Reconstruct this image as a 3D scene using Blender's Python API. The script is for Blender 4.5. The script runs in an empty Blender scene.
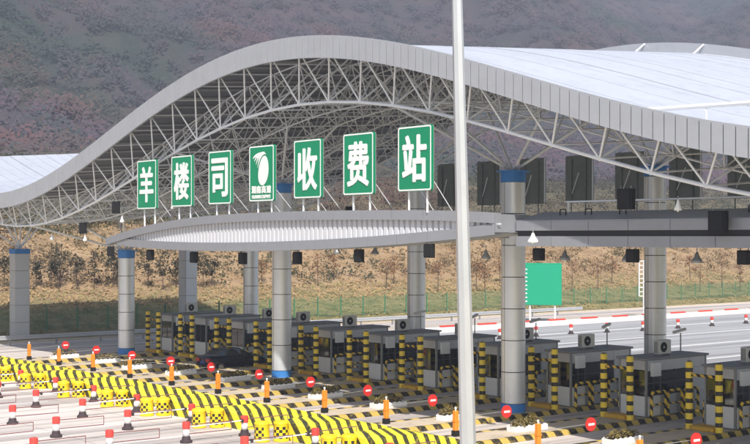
import bpy, bmesh, math, random
import numpy as np
from mathutils import Vector, Matrix
R = math.radians
random.seed(7); rng = np.random.default_rng(7)
scene = bpy.context.scene
col = scene.collection

# ------------------------------------------------------------------ camera, sky, sun, exposure
CAM_H, F_PX, YAW, HORIZON = 8.84, 1283.75, R(51.1446), 236.2     # focal length and horizon in 750 px photo units
cam = bpy.data.cameras.new('camera'); cam_o = bpy.data.objects.new('camera', cam); col.objects.link(cam_o)
cam.sensor_fit = 'HORIZONTAL'; cam.sensor_width = 36.0; cam.lens = 36.0 * F_PX / 750.0
cam.shift_y = (HORIZON - 222.0) / 750.0
cam.clip_start = 0.5; cam.clip_end = 6000
cam_o.location = (0, 0, CAM_H); cam_o.rotation_euler = (R(90), 0, YAW)
scene.camera = cam_o
SUN_DIR = Vector((0.80, -0.50, 1.0)).normalized()                 # towards the sun
world = bpy.data.worlds.new('World'); scene.world = world; world.use_nodes = True
wn = world.node_tree.nodes; wl = world.node_tree.links
sky = wn.new('ShaderNodeTexSky'); sky.sky_type = 'NISHITA'; sky.sun_disc = False
sky.sun_elevation = math.asin(SUN_DIR.z); sky.sun_rotation = math.atan2(SUN_DIR.x, SUN_DIR.y)
sky.dust_density = 2.0; sky.air_density = 1.2
bg = wn['Background']; bg.inputs['Strength'].default_value = 0.125
wl.new(sky.outputs[0], bg.inputs['Color'])
sun = bpy.data.lights.new('sun', 'SUN'); sun.energy = 4.9; sun.angle = R(0.55); sun.color = (1.0, 0.955, 0.88)
sun_o = bpy.data.objects.new('sun', sun); col.objects.link(sun_o)
sun_o.rotation_euler = SUN_DIR.to_track_quat('Z', 'Y').to_euler(); sun_o.location = (60, -60, 90)
vs = scene.view_settings; vs.view_transform = 'Standard'; vs.look = 'None'; vs.gamma = 1; vs.exposure = 0.32
vs.use_curve_mapping = False

FWD = Vector((-math.sin(YAW), math.cos(YAW), 0)); RIGHT = Vector((math.cos(YAW), math.sin(YAW), 0))
def ray(x, y): return FWD + RIGHT * ((x - 375) / F_PX) + Vector((0, 0, (HORIZON - y) / F_PX))
def on_y(x, y, Y): d = ray(x, y); return d * (Y / d.y) + Vector((0, 0, CAM_H))
def on_z(x, y, z=0): d = ray(x, y); return d * ((z - CAM_H) / d.z) + Vector((0, 0, CAM_H))
def at_depth(x, y, D): return ray(x, y) * D + Vector((0, 0, CAM_H))

# ------------------------------------------------------------------ materials
def mat(name, c, rough=0.6, metal=0.0, var=0.12, scale=3.0, bump=0.0, bscale=30, dirt=0.0, spec=0.5):
    m = bpy.data.materials.new(name); m.use_nodes = True
    n = m.node_tree.nodes; l = m.node_tree.links; b = n['Principled BSDF']
    b.inputs['Roughness'].default_value = rough; b.inputs['Metallic'].default_value = metal
    b.inputs['Specular IOR Level'].default_value = spec
    geo = n.new('ShaderNodeNewGeometry')
    t = n.new('ShaderNodeTexNoise'); t.inputs['Scale'].default_value = scale; t.inputs['Detail'].default_value = 6
    l.new(geo.outputs['Position'], t.inputs['Vector'])
    mx = n.new('ShaderNodeMix'); mx.data_type = 'RGBA'
    mx.inputs['A'].default_value = (*[max(0, v * (1 - var)) for v in c], 1)
    mx.inputs['B'].default_value = (*[min(1, v * (1 + var)) for v in c], 1)
    l.new(t.outputs['Fac'], mx.inputs['Factor'])
    out = mx.outputs['Result']
    if dirt:
        t2 = n.new('ShaderNodeTexNoise'); t2.inputs['Scale'].default_value = 1.3; t2.inputs['Detail'].default_value = 8; t2.inputs['Roughness'].default_value = 0.75
        l.new(geo.outputs['Position'], t2.inputs['Vector'])
        rp = n.new('ShaderNodeValToRGB'); rp.color_ramp.elements[0].position = 0.5; rp.color_ramp.elements[1].position = 0.72
        l.new(t2.outputs['Fac'], rp.inputs['Fac'])
        ml = n.new('ShaderNodeMath'); ml.operation = 'MULTIPLY'; ml.inputs[1].default_value = dirt
        l.new(rp.outputs['Color'], ml.inputs[0])
        m2 = n.new('ShaderNodeMix'); m2.data_type = 'RGBA'; m2.inputs['B'].default_value = (0.09, 0.075, 0.06, 1)
        l.new(out, m2.inputs['A']); l.new(ml.outputs[0], m2.inputs['Factor']); out = m2.outputs['Result']
    l.new(out, b.inputs['Base Color'])
    if bump:
        t3 = n.new('ShaderNodeTexNoise'); t3.inputs['Scale'].default_value = bscale; t3.inputs['Detail'].default_value = 4
        l.new(geo.outputs['Position'], t3.inputs['Vector'])
        bp = n.new('ShaderNodeBump'); bp.inputs['Strength'].default_value = bump; bp.inputs['Distance'].default_value = 0.05
        l.new(t3.outputs['Fac'], bp.inputs['Height']); l.new(bp.outputs[0], b.inputs['Normal'])
    return m

def stripes(name, coef, period, ca, cb, rough=0.55, duty=0.5, wear=0.35, off=0.0):
    """two-colour paint bands: frac((coef . world position) / period)"""
    m = mat(name, ca, rough, var=0.1); n = m.node_tree.nodes; l = m.node_tree.links; b = n['Principled BSDF']
    src = b.inputs['Base Color'].links[0].from_socket
    geo = n.new('ShaderNodeNewGeometry')
    dp = n.new('ShaderNodeVectorMath'); dp.operation = 'DOT_PRODUCT'; dp.inputs[1].default_value = [c / period for c in coef]
    l.new(geo.outputs['Position'], dp.inputs[0])
    ad = n.new('ShaderNodeMath'); ad.operation = 'ADD'; ad.inputs[1].default_value = off; l.new(dp.outputs['Value'], ad.inputs[0])
    fr = n.new('ShaderNodeMath'); fr.operation = 'FRACT'; l.new(ad.outputs[0], fr.inputs[0])
    lt = n.new('ShaderNodeMath'); lt.operation = 'LESS_THAN'; lt.inputs[1].default_value = duty; l.new(fr.outputs[0], lt.inputs[0])
    t = n.new('ShaderNodeTexNoise'); t.inputs['Scale'].default_value = 5; t.inputs['Detail'].default_value = 8; t.inputs['Roughness'].default_value = .7
    l.new(geo.outputs['Position'], t.inputs['Vector'])
    rp = n.new('ShaderNodeValToRGB'); rp.color_ramp.elements[0].position = .5; rp.color_ramp.elements[1].position = .75
    rp.color_ramp.elements[1].color = (1 - wear, 1 - wear, 1 - wear, 1); rp.color_ramp.elements[0].color = (1, 1, 1, 1)
    l.new(t.outputs['Fac'], rp.inputs['Fac'])
    ml = n.new('ShaderNodeMath'); ml.operation = 'MULTIPLY'; l.new(lt.outputs[0], ml.inputs[0]); l.new(rp.outputs['Color'], ml.inputs[1])
    mx = n.new('ShaderNodeMix'); mx.data_type = 'RGBA'; mx.inputs['B'].default_value = (*cb, 1)
    l.new(src, mx.inputs['A']); l.new(ml.outputs[0], mx.inputs['Factor']); l.new(mx.outputs['Result'], b.inputs['Base Color'])
    return m

BLK = (0.022, 0.02, 0.017)
YEL = (0.80, 0.62, 0.02)
M = dict(
    panel=mat('fascia_aluminium', (0.42, 0.435, 0.47), 0.45, 0.25, 0.06, 1.2, dirt=0.10),
    roofsheet=mat('roof_sheet_metal', (0.47, 0.495, 0.56), 0.5, 0.1, 0.10, 0.35, dirt=0.22),
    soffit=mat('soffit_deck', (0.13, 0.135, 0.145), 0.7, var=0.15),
    purlin=mat('purlin_paint', (0.36, 0.365, 0.37), 0.6),
    truss=mat('truss_white_paint', (0.80, 0.82, 0.85), 0.45, var=0.08, dirt=0.08),
    clad=mat('column_aluminium', (0.76, 0.78, 0.82), 0.34, 0.45, 0.05, 0.8, dirt=0.10),
    cladw=mat('column_pale_panel', (0.60, 0.61, 0.63), 0.45, 0.2, 0.05, 0.8, dirt=0.08),
    joint=mat('joint_dark', (0.035, 0.035, 0.04), 0.8),
    blue=mat('blue_band_paint', (0.045, 0.22, 0.58), 0.5, var=0.15, dirt=0.15),
    rim=mat('rim_panel_grey', (0.29, 0.30, 0.33), 0.45, 0.2, 0.06, 1.0, dirt=0.12),
    corr=mat('corrugated_white', (0.56, 0.57, 0.60), 0.45, var=0.05),
    dark=mat('dark_recess', (0.03, 0.03, 0.032), 0.8),
    black=mat('black_housing', (0.005, 0.005, 0.006), 0.8),
    green=mat('sign_green', (0.002, 0.235, 0.11), 0.42, var=0.06),
    signback=mat('sign_back_metal', (0.19, 0.215, 0.22), 0.6, var=0.2, dirt=0.2),
    white=mat('white_paint', (0.80, 0.80, 0.79), 0.45, var=0.04),
    galv=mat('galvanised_steel', (0.60, 0.61, 0.63), 0.36, 0.45, 0.10, 2.0, dirt=0.10),
    steel=mat('grey_steel', (0.30, 0.31, 0.32), 0.5, 0.4, dirt=0.1),
    concrete=mat('island_concrete', (0.56, 0.47, 0.36), 0.85, var=0.14, scale=0.8, bump=0.2, dirt=0.35),
    kerb=stripes('kerb_hazard_paint', (0.0, 1.0, 0.9), 0.95, (0.58, 0.42, 0.10), BLK, wear=0.55),
    nose=stripes('nose_hazard_paint', (0.5, 1.0, 0.45), .53, (0.84, 0.71, 0.045), (0.04, 0.04, 0.02), wear=0.45, duty=0.42),
    post=stripes('post_bands', (0, 0, 1.0), 0.46, (1.0, 0.68, 0.06), BLK, wear=0.2, duty=0.42),
    bar=stripes('bar_bands', (1.0, 1.0, 0.9), 0.42, (0.72, 0.46, 0.04), BLK, wear=0.2),
    hoop=stripes('hoop_bands', (0.6, 1.0, 1.0), 0.5, (0.95, 0.62, 0.06), BLK, wear=0.2, duty=0.45),
    yellow=mat('yellow_plastic', (0.85, 0.60, 0.015), 0.45, var=0.08, dirt=0.12),
    ochre=mat('ochre_paint', (0.62, 0.36, 0.03), 0.6, var=0.15, dirt=0.2),
    orange=mat('orange_paint', (0.80, 0.25, 0.02), 0.45, var=0.1, dirt=0.1),
    red=mat('red_paint', (0.62, 0.03, 0.025), 0.45, var=0.1),
    redplastic=mat('red_plastic', (0.68, 0.06, 0.045), 0.5, var=0.15, dirt=0.1),
    rubber=mat('dark_rubber', (0.045, 0.03, 0.033), 0.7),
    rod=mat('dark_red_rod', (0.20, 0.08, 0.08), 0.6),
    booth=mat('booth_steel', (0.52, 0.53, 0.55), 0.4, 0.3, 0.08, 1.5, dirt=0.1),
    boothroof=mat('booth_roof', (0.25, 0.25, 0.26), 0.6, 0.2),
    frame=mat('window_frame', (0.10, 0.10, 0.105), 0.5, 0.3),
    acm=mat('ac_casing', (0.62, 0.61, 0.58), 0.5, var=0.06, dirt=0.15),
    soil=mat('planter_soil', (0.10, 0.065, 0.035), 0.95),
    leafdry=mat('planter_foliage', (0.16, 0.12, 0.03), 0.7, var=0.6, scale=9),
    car=mat('car_paint', (0.012, 0.014, 0.024), 0.22, 0.3, 0.05, spec=0.7),
    tyre=mat('tyre', (0.015, 0.015, 0.015), 0.85),
    tail=mat('tail_lamp', (0.55, 0.015, 0.01), 0.25),
    chrome=mat('bright_trim', (0.6, 0.6, 0.62), 0.25, 0.9),
    plate=mat('number_plate', (0.03, 0.08, 0.35), 0.4),
    fence=mat('fence_green', (0.09, 0.22, 0.12), 0.6),
    signgreen2=mat('far_sign_green', (0.01, 0.34, 0.19), 0.45, var=0.05),
    line=mat('road_line_paint', (0.78, 0.76, 0.74), 0.7, var=0.08, scale=6, dirt=0.15),
    bark=mat('bark', (0.09, 0.06, 0.045), 0.9, var=0.3, scale=12),
    leafdark=mat('leaf_dark', (0.050, 0.045, 0.026), 0.7, var=0.55, scale=3),
    leafrust=mat('leaf_rust', (0.20, 0.09, 0.035), 0.75, var=0.5, scale=2),
)
def glass(name, c):
    m = mat(name, c, 0.06, 0.0, 0.05, spec=0.8); return m
def clear_glass():
    m = bpy.data.materials.new('booth_glass'); m.use_nodes = True; n = m.node_tree.nodes; l = m.node_tree.links; n.remove(n['Principled BSDF'])
    tr = n.new('ShaderNodeBsdfTransparent'); tr.inputs['Color'].default_value = (.55, .60, .62, 1)
    gl = n.new('ShaderNodeBsdfGlossy'); gl.inputs['Roughness'].default_value = .04; gl.inputs['Color'].default_value = (.9, .9, .9, 1)
    fr = n.new('ShaderNodeFresnel'); fr.inputs['IOR'].default_value = 1.7
    mx = n.new('ShaderNodeMixShader'); l.new(fr.outputs[0], mx.inputs['Fac']); l.new(tr.outputs[0], mx.inputs[1]); l.new(gl.outputs[0], mx.inputs[2]); l.new(mx.outputs[0], n['Material Output'].inputs['Surface'])
    return m
M['clear'] = clear_glass()
M['glass'] = glass('window_glass', (0.03, 0.035, 0.04))

def checker_barrel():
    m = mat('barrel_checks', (0.88, 0.62, 0.012), 0.45, var=0.07, dirt=0.12); n = m.node_tree.nodes; l = m.node_tree.links; b = n['Principled BSDF']
    src = b.inputs['Base Color'].links[0].from_socket
    tc = n.new('ShaderNodeTexCoord'); sp = n.new('ShaderNodeSeparateXYZ'); l.new(tc.outputs['Object'], sp.inputs[0])
    at = n.new('ShaderNodeMath'); at.operation = 'ARCTAN2'; l.new(sp.outputs['Y'], at.inputs[0]); l.new(sp.outputs['X'], at.inputs[1])
    def mth(op, a, v):
        q = n.new('ShaderNodeMath'); q.operation = op; l.new(a, q.inputs[0])
        if isinstance(v, (int, float)): q.inputs[1].default_value = v
        else: l.new(v, q.inputs[1])
        return q.outputs[0]
    ia = mth('FLOOR', mth('MULTIPLY', at.outputs[0], 7 / math.pi), 0); iz = mth('FLOOR', mth('MULTIPLY', sp.outputs['Z'], 1 / 0.13), 0)
    par = mth('MODULO', mth('ADD', mth('ADD', ia, iz), 100), 2)
    zin = mth('MULTIPLY', mth('GREATER_THAN', sp.outputs['Z'], 0.13), mth('LESS_THAN', sp.outputs['Z'], 0.65))
    ain = mth('GREATER_THAN', mth('SINE', mth('ADD', mth('MULTIPLY', at.outputs[0], 1.0), 2.6), 0), -0.2)
    fac = mth('MULTIPLY', mth('MULTIPLY', par, zin), ain)
    mx = n.new('ShaderNodeMix'); mx.data_type = 'RGBA'; mx.inputs['B'].default_value = (*BLK, 1)
    l.new(src, mx.inputs['A']); l.new(fac, mx.inputs['Factor']); l.new(mx.outputs['Result'], b.inputs['Base Color'])
    return m
M['check'] = checker_barrel()

# ------------------------------------------------------------------ mesh helpers
class MB:
    def __init__(s): s.v = []; s.f = []
    def add(s, vs_, fs_):
        k = len(s.v); s.v += [tuple(v) for v in vs_]; s.f += [tuple(i + k for i in f) for f in fs_]; return s
    def box(s, x0, x1, y0, y1, z0, z1):
        return s.add([(x0,y0,z0),(x1,y0,z0),(x1,y1,z0),(x0,y1,z0),(x0,y0,z1),(x1,y0,z1),(x1,y1,z1),(x0,y1,z1)],
                     [(0,3,2,1),(4,5,6,7),(0,1,5,4),(1,2,6,5),(2,3,7,6),(3,0,4,7)])
    def hexa(s, p):   # 8 points, bottom 4 then top 4
        return s.add(p, [(0,3,2,1),(4,5,6,7),(0,1,5,4),(1,2,6,5),(2,3,7,6),(3,0,4,7)])
    def tube(s, a, b, r, n=6, r2=None, cap=True):
        a = Vector(a); b = Vector(b); d = (b - a).normalized()
        u = d.cross(Vector((0, 0, 1)) if abs(d.z) < .95 else Vector((1, 0, 0))).normalized(); w = d.cross(u)
        r2 = r if r2 is None else r2
        vs_ = [a + (u * math.cos(t) + w * math.sin(t)) * r for t in [2*math.pi*i/n for i in range(n)]]
        vs_ += [b + (u * math.cos(t) + w * math.sin(t)) * r2 for t in [2*math.pi*i/n for i in range(n)]]
        fs_ = [(i, (i+1) % n, n+(i+1) % n, n+i) for i in range(n)]
        if cap: fs_ += [tuple(range(n))[::-1], tuple(range(n, 2*n))]
        return s.add(vs_, fs_)
    def lathe(s, prof, n=16, cx=0, cy=0):
        vs_ = [(cx + r*math.cos(2*math.pi*i/n), cy + r*math.sin(2*math.pi*i/n), z) for r, z in prof for i in range(n)]
        fs_ = [(k*n+i, k*n+(i+1) % n, (k+1)*n+(i+1) % n, (k+1)*n+i) for k in range(len(prof)-1) for i in range(n)]
        fs_ += [tuple(range(n))[::-1], tuple(range((len(prof)-1)*n, len(prof)*n))]
        return s.add(vs_, fs_)
    def path(s, pts, r, n=6):
        for a, b in zip(pts[:-1], pts[1:]): s.tube(a, b, r, n)
        return s
    def mesh(s, name, m, smooth=False):
        me = bpy.data.meshes.new(name); me.from_pydata(s.v, [], s.f); me.update()
        if m: me.materials.append(m)
        if smooth:
            me.polygons.foreach_set('use_smooth', [True]*len(me.polygons))
        return me
    def build(s, name, m, parent=None, smooth=False, bevel=0):
        me = s.mesh(name, m, smooth)
        if bevel:
            bm = bmesh.new(); bm.from_mesh(me)
            bmesh.ops.bevel(bm, geom=bm.edges[:] , offset=bevel, segments=1, affect='EDGES', clamp_overlap=True)
            bm.to_mesh(me); bm.free()
        return link(name, me, parent)
def link(name, me, parent=None, loc=None):
    o = bpy.data.objects.new(name, me); col.objects.link(o)
    if parent: o.parent = parent
    if loc is not None: o.location = loc
    return o
def tag(o, label=None, cat=None, group=None, kind=None):
    if label: o['label'] = label
    if cat: o['category'] = cat
    if group: o['group'] = group
    if kind: o['kind'] = kind
    return o
def empty(name, loc=(0, 0, 0), label=None, cat=None, group=None, rz=0):
    o = bpy.data.objects.new(name, None); col.objects.link(o); o.location = loc; o.rotation_euler.z = rz
    o.empty_display_size = .2
    return tag(o, label, cat, group)
def copy_tree(o, parent=None):
    c = o.copy(); col.objects.link(c); c.parent = parent
    for ch in o.children: copy_tree(ch, c)
    return c
UNIT_TUBE = {}
def tube_obj(name, a, b, r, m, parent):
    """one bar as its own object sharing a unit tube mesh"""
    key = m.name
    if key not in UNIT_TUBE: UNIT_TUBE[key] = MB().tube((0,0,0), (0,0,1), 1.0, 8).mesh('bar', m, False)
    o = bpy.data.objects.new(name, UNIT_TUBE[key]); col.objects.link(o); o.parent = parent
    a = Vector(a); b = Vector(b); d = b - a
    o.matrix_local = Matrix.Translation(a) @ d.to_track_quat('Z', 'Y').to_matrix().to_4x4() @ Matrix.Diagonal((r, r, d.length, 1))
    return o
def cards(centers, radii, n_per, size, m, name, parent=None, flat=(1, 1, 1), up=0.0, loc=None, nup=0.0):
    """leafy mass: n_per little quads scattered in ellipsoids"""
    C = np.asarray(centers, float); K = len(C)
    rad = np.repeat(np.asarray(radii, float), n_per); cen = np.repeat(C, n_per, axis=0); N = K * n_per
    d = rng.normal(size=(N, 3)); d /= np.linalg.norm(d, axis=1)[:, None]
    rr = rng.random(N) ** 0.45
    pos = cen + d * (rr * rad)[:, None] * np.array(flat)
    a = rng.normal(size=(N, 3)); a[:, 2] += up; a /= np.linalg.norm(a, axis=1)[:, None]
    nn = rng.normal(size=(N, 3)); nn[:, 2] += nup; nn[:, 0] += nup*.7; nn[:, 1] -= nup*.4
    if nup: a = np.cross(nn, a); a /= np.linalg.norm(a, axis=1)[:, None]
    b = np.cross(a, nn); b /= np.linalg.norm(b, axis=1)[:, None]
    sz = size * (0.5 + rng.random(N))[:, None] * (rad / rad.mean())[:, None] ** 0.5
    V = np.stack([pos - a*sz, pos - b*sz*.6, pos + a*sz, pos + b*sz*.6], 1).reshape(-1, 3)
    me = bpy.data.meshes.new(name)
    me.vertices.add(4*N); me.vertices.foreach_set('co', V.ravel())
    me.loops.add(4*N); me.loops.foreach_set('vertex_index', np.arange(4*N))
    me.polygons.add(N); me.polygons.foreach_set('loop_start', np.arange(0, 4*N, 4)); me.polygons.foreach_set('loop_total', np.full(N, 4))
    me.update(calc_edges=True); me.validate()
    if m: me.materials.append(m)
    return link(name, me, parent, loc)
def set_smooth(o): o.data.polygons.foreach_set('use_smooth', [True]*len(o.data.polygons)); return o

# ------------------------------------------------------------------ terrain
def smoothstep(a, b, x): t = np.clip((x - a) / (b - a), 0, 1); return t*t*(3 - 2*t)
def vnoise(x, y, seed=0):
    xi = np.floor(x).astype(int); yi = np.floor(y).astype(int); xf = x - xi; yf = y - yi
    def h(a, b):
        n = (a*374761393 + b*668265263 + seed*1442695041) & 0x7fffffff
        n = ((n ^ (n >> 13)) * 1274126177) & 0x7fffffff
        return ((n ^ (n >> 16)) & 0xffff) / 65535.0
    u = xf*xf*(3-2*xf); v = yf*yf*(3-2*yf)
    return (h(xi, yi)*(1-u) + h(xi+1, yi)*u)*(1-v) + (h(xi, yi+1)*(1-u) + h(xi+1, yi+1)*u)*v
def fbm(x, y, o=4, seed=0):
    s = 0; a = .5
    for k in range(o): s = s + a*vnoise(x*2**k, y*2**k, seed+k); a *= .5
    return s
def terrain(X, Y):
    X = np.asarray(X, float); Y = np.asarray(Y, float)
    z = np.interp(-X, [-1e5, 103, 106, 124, 142, 160, 200, 260, 340, 800, 1100, 2500], [-.06, -.06, .12, 3.2, 9.3, 12.5, 19, 27, 42, 262, 380, 420])
    k = smoothstep(106, 150, -X)
    z = z + k*(fbm(X/9+50, Y/9+50, 4, 3)-.47)*2.2 + smoothstep(108, 116, -X)*(fbm(X/2.2+9, Y/2.2, 3, 5)-.45)*.5
    z = z + smoothstep(220, 420, -X)*((fbm(X/130+7, Y/130+3, 4, 11)-.47)*110 + (fbm(X/32, Y/32, 4, 12)-.47)*16)
    return z
def sheet(name, xs, ys, m, fz, off=0.0):
    XX, YY = np.meshgrid(xs, ys, indexing='ij'); ZZ = fz(XX, YY) + off
    V = np.stack([XX, YY, ZZ], -1).reshape(-1, 3); a, b = len(xs), len(ys)
    I = np.arange(a*b).reshape(a, b)
    F = np.stack([I[:-1, :-1], I[1:, :-1], I[1:, 1:], I[:-1, 1:]], -1).reshape(-1, 4)
    me = bpy.data.meshes.new(name); me.from_pydata(V.tolist(), [], F.tolist()); me.update(); me.materials.append(m)
    me.polygons.foreach_set('use_smooth', [True]*len(me.polygons))
    return link(name, me)

def ground_material():
    m = bpy.data.materials.new('earth_and_grass'); m.use_nodes = True
    n = m.node_tree.nodes; l = m.node_tree.links; b = n['Principled BSDF']; b.inputs['Roughness'].default_value = .95; b.inputs['Specular IOR Level'].default_value = .1
    geo = n.new('ShaderNodeNewGeometry'); sp = n.new('ShaderNodeSeparateXYZ'); l.new(geo.outputs['Position'], sp.inputs[0])
    def noise(sc, det=6, rough=.6):
        t = n.new('ShaderNodeTexNoise'); t.inputs['Scale'].default_value = sc; t.inputs['Detail'].default_value = det; t.inputs['Roughness'].default_value = rough
        l.new(geo.outputs['Position'], t.inputs['Vector']); return t.outputs['Fac']
    def ramp(f, st):
        r = n.new('ShaderNodeValToRGB'); e = r.color_ramp.elements
        while len(e) < len(st): e.new(.5)
        for q, (p, c) in zip(e, st): q.position = p; q.color = (*c, 1)
        l.new(f, r.inputs['Fac']); return r.outputs['Color']
    def mix(a, b_, f):
        x = n.new('ShaderNodeMix'); x.data_type = 'RGBA'; l.new(a, x.inputs['A']); l.new(b_, x.inputs['B']); l.new(f, x.inputs['Factor']); return x.outputs['Result']
    def xr(a, c, jit=8.0, ns=.06):     # 0 at X=-a .. 1 at X=-c with ragged edge
        j = n.new('ShaderNodeMath'); j.operation = 'MULTIPLY_ADD'; j.inputs[1].default_value = jit*2; j.inputs[2].default_value = -jit; l.new(noise(ns), j.inputs[0])
        s = n.new('ShaderNodeMath'); s.operation = 'ADD'; l.new(sp.outputs['X'], s.inputs[0]); l.new(j.outputs[0], s.inputs[1])
        mr = n.new('ShaderNodeMapRange'); mr.inputs['From Min'].default_value = -a; mr.inputs['From Max'].default_value = -c; l.new(s.outputs[0], mr.inputs['Value']); return mr.outputs[0]
    verge = ramp(noise(.6), [(.3, (.10, .115, .045)), (.5, (.23, .195, .09)), (.7, (.36, .27, .15))])
    bank = ramp(noise(.35, 8, .65), [(.28, (.18, .12, .07)), (.45, (.30, .205, .12)), (.58, (.38, .265, .16)), (.75, (.25, .19, .09))])
    scrub = ramp(noise(.22, 8, .7), [(.3, (.075, .075, .045)), (.5, (.14, .12, .075)), (.7, (.20, .15, .09))])
    wood = ramp(noise(.028, 9, .68), [(.30, (.04, .055, .048)), (.46, (.065, .06, .066)), (.58, (.09, .068, .072)), (.74, (.12, .09, .078))])
    green = ramp(noise(.05, 8, .7), [(.3, (.03, .05, .038)), (.7, (.055, .075, .052))]); rust = ramp(noise(.05, 8, .7), [(.3, (.08, .052, .052)), (.7, (.14, .085, .07))])
    wood = mix(wood, green, ramp(noise(.0085, 5, .6), [(.52, (0, 0, 0)), (.62, (.85, .85, .85))])); wood = mix(wood, rust, ramp(noise(.012, 5, .6), [(.54, (0, 0, 0)), (.66, (.7, .7, .7))]))
    c = mix(verge, bank, xr(116, 126)); c = mix(c, scrub, xr(138, 150)); c = mix(c, wood, xr(200, 300, 30, .02))
    l.new(c, b.inputs['Base Color'])
    bp = n.new('ShaderNodeBump'); bp.inputs['Strength'].default_value = .6; bp.inputs['Distance'].default_value = .25
    l.new(noise(2.5, 5), bp.inputs['Height']); l.new(bp.outputs[0], b.inputs['Normal'])
    return m
gm = ground_material()
xs = np.concatenate([np.linspace(-2400, -820, 24), np.linspace(-800, -300, 110)[:], np.linspace(-295, -162, 60), np.linspace(-160, -103, 90), np.array([-101, -60, 0, 60, 200, 600, 1500])])
ys = np.concatenate([np.linspace(-800, -60, 14), np.linspace(-50, 22, 12), np.linspace(25, 260, 190), np.linspace(265, 1300, 190), np.linspace(1320, 3200, 24)])
tag(sheet('ground', xs, ys, gm, terrain), kind='structure')

# far woodland on the mountain: uncountable small trees that read as one mass
def wood_material(name, st):
    m = mat(name, (0.1, .1, .1), .9, spec=.1); n = m.node_tree.nodes; l = m.node_tree.links; b = n['Principled BSDF']
    geo = n.new('ShaderNodeNewGeometry')
    t = n.new('ShaderNodeTexNoise'); t.inputs['Scale'].default_value = .035; t.inputs['Detail'].default_value = 9; t.inputs['Roughness'].default_value = .72
    l.new(geo.outputs['Position'], t.inputs['Vector'])
    r = n.new('ShaderNodeValToRGB'); e = r.color_ramp.elements
    while len(e) < len(st): e.new(.5)
    for q, (p, c) in zip(e, st): q.position = p; q.color = (*c, 1)
    l.new(t.outputs['Fac'], r.inputs['Fac']); src = r.outputs['Color']
    for sc_, p0, p1, c_ in ((.0085, .52, .62, (.038, .070, .044)), (.012, .54, .66, (.135, .072, .066))):
        t2 = n.new('ShaderNodeTexNoise'); t2.inputs['Scale'].default_value = sc_; t2.inputs['Detail'].default_value = 5; t2.inputs['Roughness'].default_value = .6
        l.new(geo.outputs['Position'], t2.inputs['Vector'])
        mr = n.new('ShaderNodeMapRange'); mr.inputs['From Min'].default_value = p0; mr.inputs['From Max'].default_value = p1; mr.inputs['To Max'].default_value = .75; l.new(t2.outputs['Fac'], mr.inputs['Value'])
        mx = n.new('ShaderNodeMix'); mx.data_type = 'RGBA'; mx.inputs['B'].default_value = (*c_, 1); l.new(src, mx.inputs['A']); l.new(mr.outputs[0], mx.inputs['Factor']); src = mx.outputs['Result']
    l.new(src, b.inputs['Base Color'])
    return m
wm = wood_material('winter_woodland', [(.30, (.040, .065, .050)), (.44, (.065, .068, .075)), (.52, (.095, .070, .092)), (.62, (.12, .076, .085)), (.75, (.14, .10, .080))])
N = 21000
ang = rng.uniform(R(31), R(72), N); dist = 230 + 1150*rng.random(N)**.62
px = -np.sin(ang)*dist; py = np.cos(ang)*dist; keep = (px < -215) & (px > -1000); px, py = px[keep], py[keep]
pz = terrain(px, py); rad = rng.uniform(2.2, 5.0, len(px))
tag(cards(np.stack([px, py, pz + rad*.6], 1), rad, 38, .58, wm, 'mountain_woodland', flat=(1, 1, .9), nup=3.0), 'hazy purple brown winter woodland covering the mountainside', 'woodland', kind='stuff')
# scrub on the near bank: grass tufts and low bushes nobody could count
def band_pts(n, x0, x1, y0=28, y1=270, pw=1.5):
    y = y0 + (y1-y0)*rng.random(n)**pw; x = rng.uniform(x0, x1, n); return x, y, terrain(x, y)
for nm, n, x0, x1, rr, per, sz, mm, lab in (
    ('dry_grass', 12000, -147, -114, (.2, .5), 7, .12, mat('dry_grass', (.36, .245, .13), .9, var=.55, scale=.5, spec=.1), 'orange brown dry grass tufts on the bank'),
    ('verge_grass', 6000, -124, -103.5, (.15, .35), 7, .11, mat('verge_grass', (.26, .22, .10), .9, var=.5, scale=.6, spec=.1), 'green and tan grass along the fence below the bank'),
    ('bank_bushes', 1500, -156, -124, (.4, 1.5), 48, .13, wood_material('bank_bush', [(.3, (.075, .08, .03)), (.45, (.12, .095, .042)), (.6, (.19, .105, .055)), (.75, (.14, .07, .042))]), 'low mixed green and russet bushes scattered over the bank'),
    ('hill_scrub', 2600, -235, -142, (.8, 2.2), 60, .19, wood_material('hill_scrub', [(.3, (.05, .055, .035)), (.5, (.09, .082, .055)), (.62, (.13, .105, .07)), (.8, (.12, .08, .06))]), 'dull olive scrub on the hill above the bank')):
    x, y, z = band_pts(n, x0, x1); r_ = rng.uniform(*rr, n)
    tag(cards(np.stack([x, y, z + r_*.35], 1), r_, per, sz, mm, nm, flat=(1, 1, .75), up=1.2 if 'grass' in nm else .2, nup=1.5 if 'grass' in nm else .7), lab, nm.replace('_', ' '), kind='stuff')

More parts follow.
